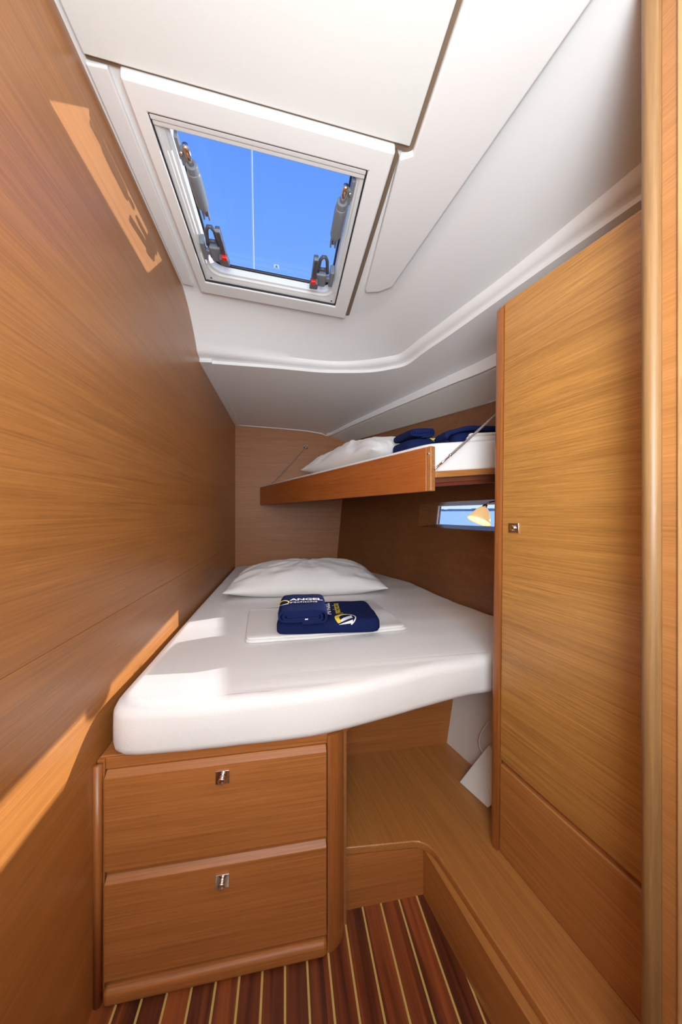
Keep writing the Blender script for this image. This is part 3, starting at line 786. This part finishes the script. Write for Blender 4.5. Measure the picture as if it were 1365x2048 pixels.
# towels: a flat folded one and a rolled/folded one on top
def slab_towel(origin, rotz, W, D, H, label, zf=None, prints=True, group=None, taper=.0):
    cr_, sr_ = math.cos(rotz), math.sin(rotz)
    zf_ = zf or (lambda x, y: 0)
    def T(x, y, z):
        X_, Y_ = origin[0] + x * cr_ - y * sr_, origin[1] + x * sr_ + y * cr_
        return (X_, Y_, origin[2] + z + zf_(X_, Y_))
    root = thing('folded_towel', T(W / 2, D / 2, 0), label, 'towel', group)
    g = G()
    c = cushion([(0, 0), (W * .5, 0), (W - .004, 0), (W, D * .4), (W - .014, D), (0, D)], 0, H, H * .38, wob=.0022, step=.02, sm=2, freq=16, rb=H * .22)
    g.add([T(*v) for v in c.v], c.f)
    # inner folds showing at the back edge
    c = cushion([(.006, .02), (W - .03, .02), (W - .03, D + .006), (.006, D + .006)], H * .12, H * .62, H * .2, wob=.002, step=.02, sm=2, freq=16)
    g.add([T(*v) for v in c.v], c.f)
    body = g.build('cloth', NAVY, root, smooth=True)
    if prints:
        r = H * .40
        def wrap(x, s, lift=.0012):     # s = distance back from the front fold; negative wraps down the front
            if s >= r: return T(x, s, H + lift + .001)
            arc = (r - s)
            a = arc / r
            if a <= math.pi / 2: return T(x, r - (r + lift) * math.sin(a), H - r + (r + lift) * math.cos(a) + .001)
            return T(x, -lift, H - r - (arc - r * math.pi / 2))
        # emblem: yellow crescent, white sails, white arc
        def strip_(pa, pb, mat, nm, lab):
            n = len(pa); g = G().add([wrap(*p) for p in pa] + [wrap(*p) for p in pb], [(i, i + 1, n + i + 1, n + i) for i in range(n - 1)])
            q = g.build(nm, mat, body); part(q, lab)
        cx, cy, R = W * .655, .022, .036
        A = [math.radians(a) for a in range(78, 226, 7)]
        strip_([(cx + R * math.cos(a), cy + R * math.sin(a)) for a in A], [(cx + .006 * 1 + (R * .74) * math.cos(a), cy - .001 + (R * .80) * math.sin(a)) for a in A], TXTY, 'emblem_crescent', 'yellow crescent of the printed emblem')
        A = [math.radians(a) for a in range(72, -62, -7)]
        strip_([(cx + R * math.cos(a), cy + R * math.sin(a)) for a in A], [(cx + R * .90 * math.cos(a), cy + R * .90 * math.sin(a)) for a in A], TXTW, 'emblem_arc', 'white arc of the printed emblem')
        t_ = [i / 10 for i in range(11)]
        strip_([(cx - .024 + .046 * t, cy - .026 + .046 * t ** .8) for t in t_], [(cx - .024 + .048 * t, cy - .026 + .020 * t) for t in t_], TXTW, 'emblem_sail', 'white sail of the printed emblem')
        strip_([(cx - .022 + .046 * t, cy - .029 + .014 * t) for t in t_], [(cx - .022 + .044 * t, cy - .030 + .004 * t) for t in t_], TXTW, 'emblem_hull', 'small white sweep of the printed emblem')
    return root, T, body

def text(body, s, size, mat, name, label, place, spacing=1.0, weight=0):
    cu = bpy.data.curves.new('t', 'FONT'); cu.body = s; cu.size = size; cu.space_character = spacing; cu.offset = weight; cu.resolution_u = 3
    ob = bpy.data.objects.new('t', cu); COL.objects.link(ob)
    dg = bpy.context.evaluated_depsgraph_get(); me = bpy.data.meshes.new_from_object(ob.evaluated_get(dg))
    vs = [place(v.co.x, v.co.y) for v in me.vertices]; fs = [tuple(p.vertices) for p in me.polygons]
    bpy.data.objects.remove(ob); bpy.data.curves.remove(cu); bpy.data.meshes.remove(me)
    g = G().add(vs, fs); o = g.build(name, mat, body); part(o, label); return o

def roll_towel(origin, rotz, W, D, H, label, zf=None, group=None, txt=True):
    cr_, sr_ = math.cos(rotz), math.sin(rotz); zf_ = zf or (lambda x, y: 0)
    def T(x, y, z):
        X_, Y_ = origin[0] + x * cr_ - y * sr_, origin[1] + x * sr_ + y * cr_
        return (X_, Y_, origin[2] + z + zf_(X_, Y_))
    root = thing('rolled_towel', T(W / 2, D / 2, 0), label, 'towel', group)
    # flattened spiral section in x-z, given thickness, swept along y
    cen = []
    turns = 2.6; n = 96
    th = H / (turns * 2) * .86
    for i in range(n + 1):
        t = i / n; a = -math.pi * .5 + t * turns * 2 * math.pi
        rr = lerp(1.0, .10, t)
        hz = (H / 2 - th / 2) * rr; hx_ = (W / 2 - H / 2) + hz
        # stadium section
        ca, sa = math.cos(a), math.sin(a)
        x = (W / 2 - H / 2) * lerp(1, .75, t) * max(-1, min(1, ca * 2.2)) + hz * ca * (1.0)
        cen.append(Vector((W / 2 + x, 0, H / 2 + hz * (abs(sa) ** .8) * (1 if sa > 0 else -1))))
    sec = []
    for i, p in enumerate(cen):
        d = (cen[min(i + 1, n)] - cen[max(i - 1, 0)]).normalized(); nn = Vector((d.z, 0, -d.x))
        sec.append((p + nn * th * .46, p - nn * th * .46))
    ring = [s[0] for s in sec] + [s[1] for s in reversed(sec)]; m = len(ring)
    K_ = 9; vs = []
    for k in range(K_):
        v = k / (K_ - 1); e = 1 - .045 * (abs(2 * v - 1) ** 6)
        for q in ring:
            w_ = .0018 * noise.noise(Vector((q.x * 25, v * D * 25, q.z * 25)))
            vs.append(T(W / 2 + (q.x - W / 2) * e + w_, v * D, H / 2 + (q.z - H / 2) * e + w_))
    fs = [(k * m + i, k * m + (i + 1) % m, (k + 1) * m + (i + 1) % m, (k + 1) * m + i) for k in range(K_ - 1) for i in range(m)]
    h2 = m // 2
    for k in (0, K_ - 1):
        for i in range(h2 - 1): fs.append((k * m + i, k * m + i + 1, k * m + m - 2 - i, k * m + m - 1 - i))
    body = G().add(vs, fs).build('cloth', NAVY, root, smooth=True)
    es = body.modifiers.new('s', 'EDGE_SPLIT'); es.split_angle = math.radians(50)
    # dark core so that light cannot pass between the layers
    c = G().box((.022, .012, H * .3), (W - .022, D - .012, H * .7)); c.v = [T(*v) for v in c.v]
    c.build('core', NAVY, root)
    return root, T, body

Z1 = .6315
rt, T1, bd = slab_towel((-.030, 1.065, Z1), math.radians(-5), .345, .245, .044, 'flat folded navy towel with emblem, lying on the folded sheet under the rolled one')
pl_ = lambda x, y: T1(.180 - y, .060 + x, .0458)
text(bd, 'ANGEL', .044, TXTW, 'lettering', 'white printed word', pl_, 1.0, .0016)
text(bd, 'yachtcha', .036, TXTY, 'lettering', 'yellow printed word', lambda x, y: T1(.214 - y, .066 + x, .0458), 1.02, .0004)
Z2 = Z1 + .0455
rt2, T2, bd2 = roll_towel((-.034, 1.022, Z2), math.radians(-3), .172, .205, .050, 'small rolled navy towel stacked on the flat navy towel, lower berth')
text(bd2, 'ANGEL', .036, TXTW, 'lettering', 'white printed word', lambda x, y: T2(.046 + x * .95, .098 + y, .0512 - max(0, (.046 + x - .125)) ** 1.6 * .5), 1.0, .0014)
text(bd2, 'yachtcha', .026, TXTW, 'lettering', 'white printed line under the word', lambda x, y: T2(.046 + x, .070 + y, .0512 - max(0, (.046 + x - .125)) ** 1.6 * .5), 1.0, .0002)
A = [math.radians(a) for a in range(-10, 200, 10)]; nA = len(A)
def e2(x, y): return T2(x, y, .0512 - max(0, .026 - x) ** 1.5 * 2.2)
g = G().add([e2(.026 + .019 * math.cos(a), .075 + .030 * math.sin(a)) for a in A] + [e2(.027 + .013 * math.cos(a), .073 + .022 * math.sin(a)) for a in A], [(i, i + 1, nA + i + 1, nA + i) for i in range(nA - 1)])
part(g.build('emblem_crescent', TXTY, bd2), 'yellow crescent of the printed emblem')
g = G().add([e2(.012, .050), e2(.040, .066), e2(.044, .058)], [(0, 1, 2)]); part(g.build('emblem_sail', TXTW, bd2), 'white sail of the printed emblem')
G().add([T2(.095, -.0015, .016), T2(.104, -.0015, .016), T2(.104, -.0015, .020), T2(.095, -.0015, .019)], [(0, 1, 2, 3)]).build('care_tag', TXTW, bd2)

# ------------------------------------------------------------------ upper bunk
def tilt(x, y): return max(0, ((x - .441) * .935 + (y - .96) * .353)) * .085
bunk = thing('upper_bunk', (.3, 1.8, 1.09), 'narrow wooden upper bunk slung by wires above the lower berth', 'bunk')
dirb = Vector((-.641, 1.72, 0)).normalized(); nrm = Vector((dirb.y, -dirb.x, 0))
a0 = Vector((.4445, .951, 0)); a1 = Vector((-.196, 2.672, 0))
a1 = a0 + dirb * 1.832
def seg_poly(p, q, t): return [(p.x, p.y), (q.x, q.y), (q.x + nrm.x * t, q.y + nrm.y * t), (p.x + nrm.x * t, p.y + nrm.y * t)]
fb = G().prism(seg_poly(a0 + dirb * .020, a1, .018), 1.0912, 1.2312).build('front_board', W_BUNK, bunk); bevel(fb, .0025, 3)
part(fb, 'reddish varnished front board')
o = G().prism(seg_poly(a0, a0 + dirb * .0195, .020), 1.0912, 1.2312).build('end_block', W_BUNKX, bunk); bevel(o, .003, 3)
c0 = a0 + dirb * .010
G().tube([Vector((c0.x, c0.y, 1.208)) - nrm * .0012, Vector((c0.x, c0.y, 1.208)) + nrm * .001], .0042, 16).build('screw', CHROME, bunk, smooth=True)
def bl(Y):  # x of the board's inner face at Y
    t = (Y - a0.y) / dirb.y; return a0.x + dirb.x * t + .02
base = [(bl(.965), .965), (hx(.98, 1.15, .03), .985), (hx(1.233, 1.15, .02), 1.233), (hx(1.49, 1.15, .02), 1.49), (hx(1.85, 1.15, .02), 1.85), (hx(2.2, 1.15, .02), 2.2), (hx(2.45, 1.15, .02), 2.45), (hx(2.66, 1.15, .03), 2.68), (bl(2.66) + .01, 2.68)]
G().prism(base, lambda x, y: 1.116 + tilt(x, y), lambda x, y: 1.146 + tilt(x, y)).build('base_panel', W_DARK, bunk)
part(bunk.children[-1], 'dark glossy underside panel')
o = G().prism([(.4600, .951), (.90, .953), (.90, .975), (.4600, .973)], lambda x, y: 1.131 + tilt(x, y), lambda x, y: 1.151 + tilt(x, y)).build('end_rail', W_BUNKX, bunk); bevel(o, .002, 2)
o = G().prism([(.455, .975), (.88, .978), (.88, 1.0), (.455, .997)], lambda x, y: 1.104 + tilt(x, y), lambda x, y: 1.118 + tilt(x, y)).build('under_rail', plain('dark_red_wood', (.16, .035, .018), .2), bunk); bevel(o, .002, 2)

bm_poly = [(bl(.975) + .002, .977), (.60, .972), (hx(1.0, 1.2, .02), .985), (hx(1.233, 1.2, .02), 1.233), (hx(1.49, 1.2, .02), 1.49), (hx(1.85, 1.2, .02), 1.85), (hx(2.2, 1.2, .02), 2.2), (hx(2.45, 1.2, .03), 2.45), (hx(2.64, 1.2, .04), 2.66), (bl(2.66) + .012, 2.67), (bl(1.9) + .003, 1.9)]
o = cushion(bm_poly, 1.147, 1.245, .014, wob=.002, zf=tilt, sm=2, rb=.012).build('upper_mattress', SHEET, smooth=True)
tag(o, 'narrow white-sheeted mattress on the upper bunk', 'mattress')
pillow('pillow', (.400, 1.68, 1.242), .74, .40, .135, math.radians(110.5), 'white wrinkled pillow at the far end of the upper bunk', zf=tilt, seed=11, wr=.019)
slab_rot = math.radians(-14)
tz = 1.2465
rt3, T3, bd3 = slab_towel((.452, 1.145, tz), math.radians(6), .185, .17, .046, 'navy towel with emblem folded flat near the pillow on the upper bunk', zf=tilt)
rt4, T4, bd4 = roll_towel((.450, 1.150, tz + .047), math.radians(6), .115, .15, .040, 'rolled navy towel on top of the flat one on the upper bunk', zf=tilt)
text(bd4, 'AN', .030, TXTW, 'lettering', 'white printed letters', lambda x, y: T4(.100 - y, .004 + x, .0415), 1, .001)
# white folded sheet and the second navy towel near the bunk's end
g = cushion([(.590, .995), (.83, 1.0), (.84, 1.20), (.70, 1.20)], tz, tz + .018, .007, wob=.001, zf=tilt, step=.02, sm=1)
g2 = cushion([(.600, .998), (.83, 1.003), (.84, 1.19), (.70, 1.19)], tz + .018, tz + .028, .0045, wob=.001, zf=tilt, step=.02, sm=1); g.add(g2.v, g2.f)
tag(g.build('folded_sheet', PILLOW, smooth=True), 'white folded sheet under the draped navy towel at the near end of the upper bunk', 'sheet')
# draped towel: a soft arch falling to the left
vs = []; U, V = 30, 8
def arch(u):
    # x, z along the draped strip
    if u < .16: return (.560 - .012 * math.sin(u / .16 * math.pi), .002 + .034 * (u / .16))
    t = (u - .16) / .84
    return (.560 + .27 * t, .036 + .018 * math.sin(min(1, t * 3.2) * math.pi / 2) - .020 * t)
for s in (0, 1):
    for j in range(V + 1):
        for i in range(U + 1):
            x, z = arch(i / U); y = 1.020 + .085 * j / V + .025 * (1 - i / U)
            z2 = z + (.011 if s == 0 else -.004); x2 = x - (.007 if s == 0 and i / U < .2 else 0)
            w_ = .0015 * noise.noise(Vector((x * 30, y * 30, s)))
            vs.append((x2, y, tz + .001 + max(0, z2) + w_ + tilt(x, y)))
n1 = (U + 1) * (V + 1); fs = []
for s in (0, 1):
    for j in range(V):
        for i in range(U):
            a = s * n1 + j * (U + 1) + i; fs.append((a, a + 1, a + U + 2, a + U + 1))
bd_ = [i for i in range(U + 1)] + [(j) * (U + 1) + U for j in range(1, V + 1)] + [V * (U + 1) + i for i in range(U - 1, -1, -1)] + [j * (U + 1) for j in range(V - 1, 0, -1)]
fs += [(bd_[i], bd_[(i + 1) % len(bd_)], n1 + bd_[(i + 1) % len(bd_)], n1 + bd_[i]) for i in range(len(bd_))]
c = cushion([(.578, 1.050), (.66, 1.045), (.66, 1.115), (.578, 1.120)], tz + .001, tz + .042, .012, wob=.001, zf=tilt, step=.02, sm=1)
g = G().add(vs, fs); g.add(c.v, c.f)
o = g.build('draped_towel', NAVY, smooth=True); tag(o, 'navy towel arched over the folded sheet at the near end of the upper bunk', 'towel')

# suspension wires
def wire(p, q, r, label, plate):
    p, q = Vector(p), Vector(q); d = (q - p).normalized()
    t = thing('suspension_wire', p, label, 'wire')
    g = G(); m = 60; L = (q - p).length; side = d.orthogonal().normalized(); s2 = d.cross(side)
    s0 = .060
    for ph in range(3):
        pts = []
        for i in range(m + 1):
            a = i / m * L / .03 * 2 * math.pi + ph * 2.094
            pts.append(p.lerp(q, i / m) * 1.0 + d * (s0 * (1 - i / m)) + (side * math.cos(a) + s2 * math.sin(a)) * r * .52)
        g.tube(pts, r * .55, 6)
    g.build('cable', WIREM, t, smooth=True)
    u = Vector((d.y, -d.x, 0)).normalized()
    g = G()  # bow shackle
    arc = [p + d * .024 + u * (.017 * math.cos(a)) - d * (.020 * math.sin(a)) for a in [math.radians(x) for x in range(0, 181, 15)]]
    arc = [arc[0] + d * .026 - u * .004] + arc + [arc[-1] + d * .026 + u * .004]
    g.tube(arc, .0032, 8); e = p + d * .050
    g.tube([e - u * .020, e + u * .023], .0038, 8); g.ball(e + u * .026, .0055, 8)
    g.build('shackle', CHROME, t, smooth=True)
    g = G().ring(p - d * .004, u.cross(d) + d * .0, .0085, .0026, 20, 8, 1.4, d)
    g.ring(p - d * .016, u, .0080, .0026, 20, 8, 1.4, d)
    g.build('chain_link', CHROME, t, smooth=True)
    g = G().tube([q - plate * .001, q + plate * .004], .017, 18); g.ring(q + plate * .008, Vector((0, 0, 1)).cross(plate), .011, .0035, 16, 8)
    g.ball(q + plate * .004 + Vector((.011, 0, .012)), .0055, 8); g.ball(q + plate * .004 + Vector((-.011, 0, .012)), .0055, 8)
    g.build('eye_plate', CHROME, t, smooth=True)
wire((.470, .963, 1.166), (.80, .842, 1.482), .0042, 'grey twisted wire with shackle holding the near end of the upper bunk', Vector((0, 1, 0)))
wire((-.125, 2.60, 1.225), (.168, 2.699, 1.566), .0032, 'thin wire from the eye plate on the back wall down to the upper bunk', Vector((0, -1, 0)))

# reading lamp below the bunk
lamp_t = thing('reading_lamp', (.80, 1.17, 1.04), 'small reading lamp with cream frosted shade in front of the low side window', 'lamp')
cdir = Vector((-.42, -.05, -.85)).normalized()
c = Vector((.757, 1.186, .992)); top = c - cdir * .062
prof = [(.0, .008), (.006, .016), (.018, .026), (.034, .034), (.050, .040), (.062, .047)]
g = G(); a = cdir.orthogonal().normalized(); b = cdir.cross(a); vs = []; sg = 28
for h_, r_ in prof + [(h - .0005, r - .002) for h, r in reversed(prof)]:
    for k in range(sg):
        an = 2 * math.pi * k / sg; vs.append(top + cdir * h_ + (a * math.cos(an) + b * math.sin(an)) * r_)
m = len(prof) * 2
g.add(vs, [(i * sg + k, i * sg + (k + 1) % sg, (i + 1) * sg + (k + 1) % sg, (i + 1) * sg + k) for i in range(m - 1) for k in range(sg)])
g.build('lamp_shade', LAMPG, lamp_t, smooth=True)
g = G().tube([top - cdir * .012, top + cdir * .004], [.007, .012], 16); g.tube([top - cdir * .01, (.80, 1.18, 1.066), (hullx(1.18, 1.09) - .004, 1.18, 1.092)], .004, 10)
g.tube([(hullx(1.18, 1.093) - .010, 1.18, 1.10), (hullx(1.18, 1.10) + .002, 1.18, 1.10)], .016, 18)
g.build('arm', CHROME, lamp_t, smooth=True)
d_ = bpy.data.lights.new('reading_bulb', 'POINT'); d_.energy = .10; d_.color = (1, .7, .4); d_.shadow_soft_size = .012
bl_ = bpy.data.objects.new('reading_bulb', d_); COL.objects.link(bl_); bl_.location = top + cdir * .05

# ------------------------------------------------------------------ wardrobe
wr = thing('wardrobe', (.68, .65, .146), 'tall wooden wardrobe with horizontal grain and one chrome latch, standing on the step', 'wardrobe')
def lean(x, y, z):
    t = (z - .146) / 1.41; s = max(0, min(1, (y - .4665) / .3245)); return (x + .008 * t * s, y - .012 * t * s, z)
A0 = Vector((.5435, .791, 0)); B0 = Vector((.6018, .4665, 0)); wd = (B0 - A0).normalized(); wn = Vector((-wd.y, wd.x, 0)); wn = wn if wn.x > 0 else -wn
def ztop(y): return lerp(1.543, 1.562, (y - .4665) / .3245)
def wprism(g, p, q, t0, t1, z0, z1=None):
    """board along the face between distances p..q from the far edge, depth t0..t1"""
    cs = []
    for zi in (0, 1):
        for (d, t) in ((p, t0), (q, t0), (q, t1), (p, t1)):
            P = A0 + wd * d + wn * t; z = z0 if zi == 0 else (z1 if z1 is not None else ztop(P.y))
            cs.append(lean(P.x, P.y, z))
    return g.hexa(cs)
L_ = (B0 - A0).length
g = G(); wprism(g, .004, .020, .022, .33, .146, None); wprism(g, L_ - .016, L_ + .05, .022, .33, .146, None); wprism(g, .02, L_, .31, .33, .146, None)
g.add([lean(*p) for p in [tuple(A0 + wd * .02 + wn * .02 + Vector((0, 0, ztop(.78) - .004))), tuple(B0 + wn * .02 + Vector((0, 0, ztop(.46) - .004))), tuple(B0 + wn * .33 + Vector((0, 0, ztop(.46) - .004))), tuple(A0 + wd * .02 + wn * .33 + Vector((0, 0, ztop(.78) - .004)))]], [(0, 1, 2, 3)])
g.build('carcass', W_A, wr)
# rounded stile at the far edge
g = G(); poly = []
for a in range(0, 91, 10):
    r = .016; an = math.radians(a); P = A0 + wd * (r - r * math.sin(an) - .006) + wn * (r - r * math.cos(an) - .007); poly.append(P)
poly = [A0 + wd * .0215 - wn * .006] + poly + [A0 + wn * .030 - wd * .006, A0 + wd * .0215 + wn * .030]
n = len(poly); vs = []
for z in (.146, .16, 1.0, 1.548, 1.556, 1.560):
    k = 1.0 if z < 1.55 else (.85 if z < 1.558 else .6); ce = A0 + wd * .0215 + wn * .028
    for P in poly: Q = ce.lerp(P, k); vs.append(lean(Q.x, Q.y, z))
fs = [(a * n + i, a * n + (i + 1) % n, (a + 1) * n + (i + 1) % n, (a + 1) * n + i) for a in range(5) for i in range(n)] + [tuple(range(n)), tuple(range(5 * n, 6 * n))]
o = G().add(vs, fs).build('edge_stile', W_Z, wr, smooth=True); es = o.modifiers.new('s', 'EDGE_SPLIT'); es.split_angle = math.radians(35)
part(o, 'rounded reddish stile along the far edge')
g = G(); wprism(g, .0225, L_ + .01, .000, .020, .386, None); door = g.build('door', W_A, wr); bevel(door, .003, 3)
g = G(); wprism(g, .0225, L_ + .01, .010, .021, .372, .390); g.build('groove_rail', W_Z, wr)
g = G(); wprism(g, .0225, L_ + .01, .000, .020, .1465, .374); o = g.build('lower_panel', W_STEP, wr); bevel(o, .0035, 3)
# latch
P = A0 + wd * .061; nn = (-wn); c = Vector(lean(P.x, P.y, .9855)) ; knob_set(door, c, nn, r=.0148, knob_r=.0072, name='latch', rv=.0122, kl=.28)

# door post, bulkhead strip and frame at the right edge of the view
cpt = Vector((.5275, .3925, 0))
prof = []
for a in range(-95, 96, 10):
    an = math.radians(a); prof.append(cpt + wd * (.0116 * math.sin(an)) * 1.05 - wn * (.0142 * math.cos(an)))
prof += [cpt + wd * .0122 + wn * .10, cpt - wd * .0122 + wn * .10]
g = G().prism([(p.x, p.y) for p in prof][::-1], .0, 1.86)
o = g.build('trim_9', W_POST); es = o.modifiers.new('s', 'EDGE_SPLIT'); es.split_angle = math.radians(40)
for p in o.data.polygons: p.use_smooth = abs(p.normal.z) < .5
struct(o)
q0 = cpt + wd * .0122; q1 = q0 + wd * .0165
def pr4(p, q, t0, t1): return [(v.x, v.y) for v in (p + wn * t0, q + wn * t0, q + wn * t1, p + wn * t1)]
struct(G().prism(pr4(q0, q1 + wd * .002, -.004, .03), .0, 1.86).build('wall_right_bulkhead', wood('oak_strip', 'y', (.46, .20, .06), rot=-ANG)))
o = G().prism(pr4(q1, q1 + wd * .045, -.007, .03), .0, 1.86).build('door_1', wood('pale_post', 'z', (.60, .36, .16), fine=60)); struct(o); bevel(o, .003, 2)
struct(G().prism(pr4(q1 + wd * .045, q1 + wd * 1.12, .0, .03), .0, 1.86).build('wall_right_cabin', W_A))
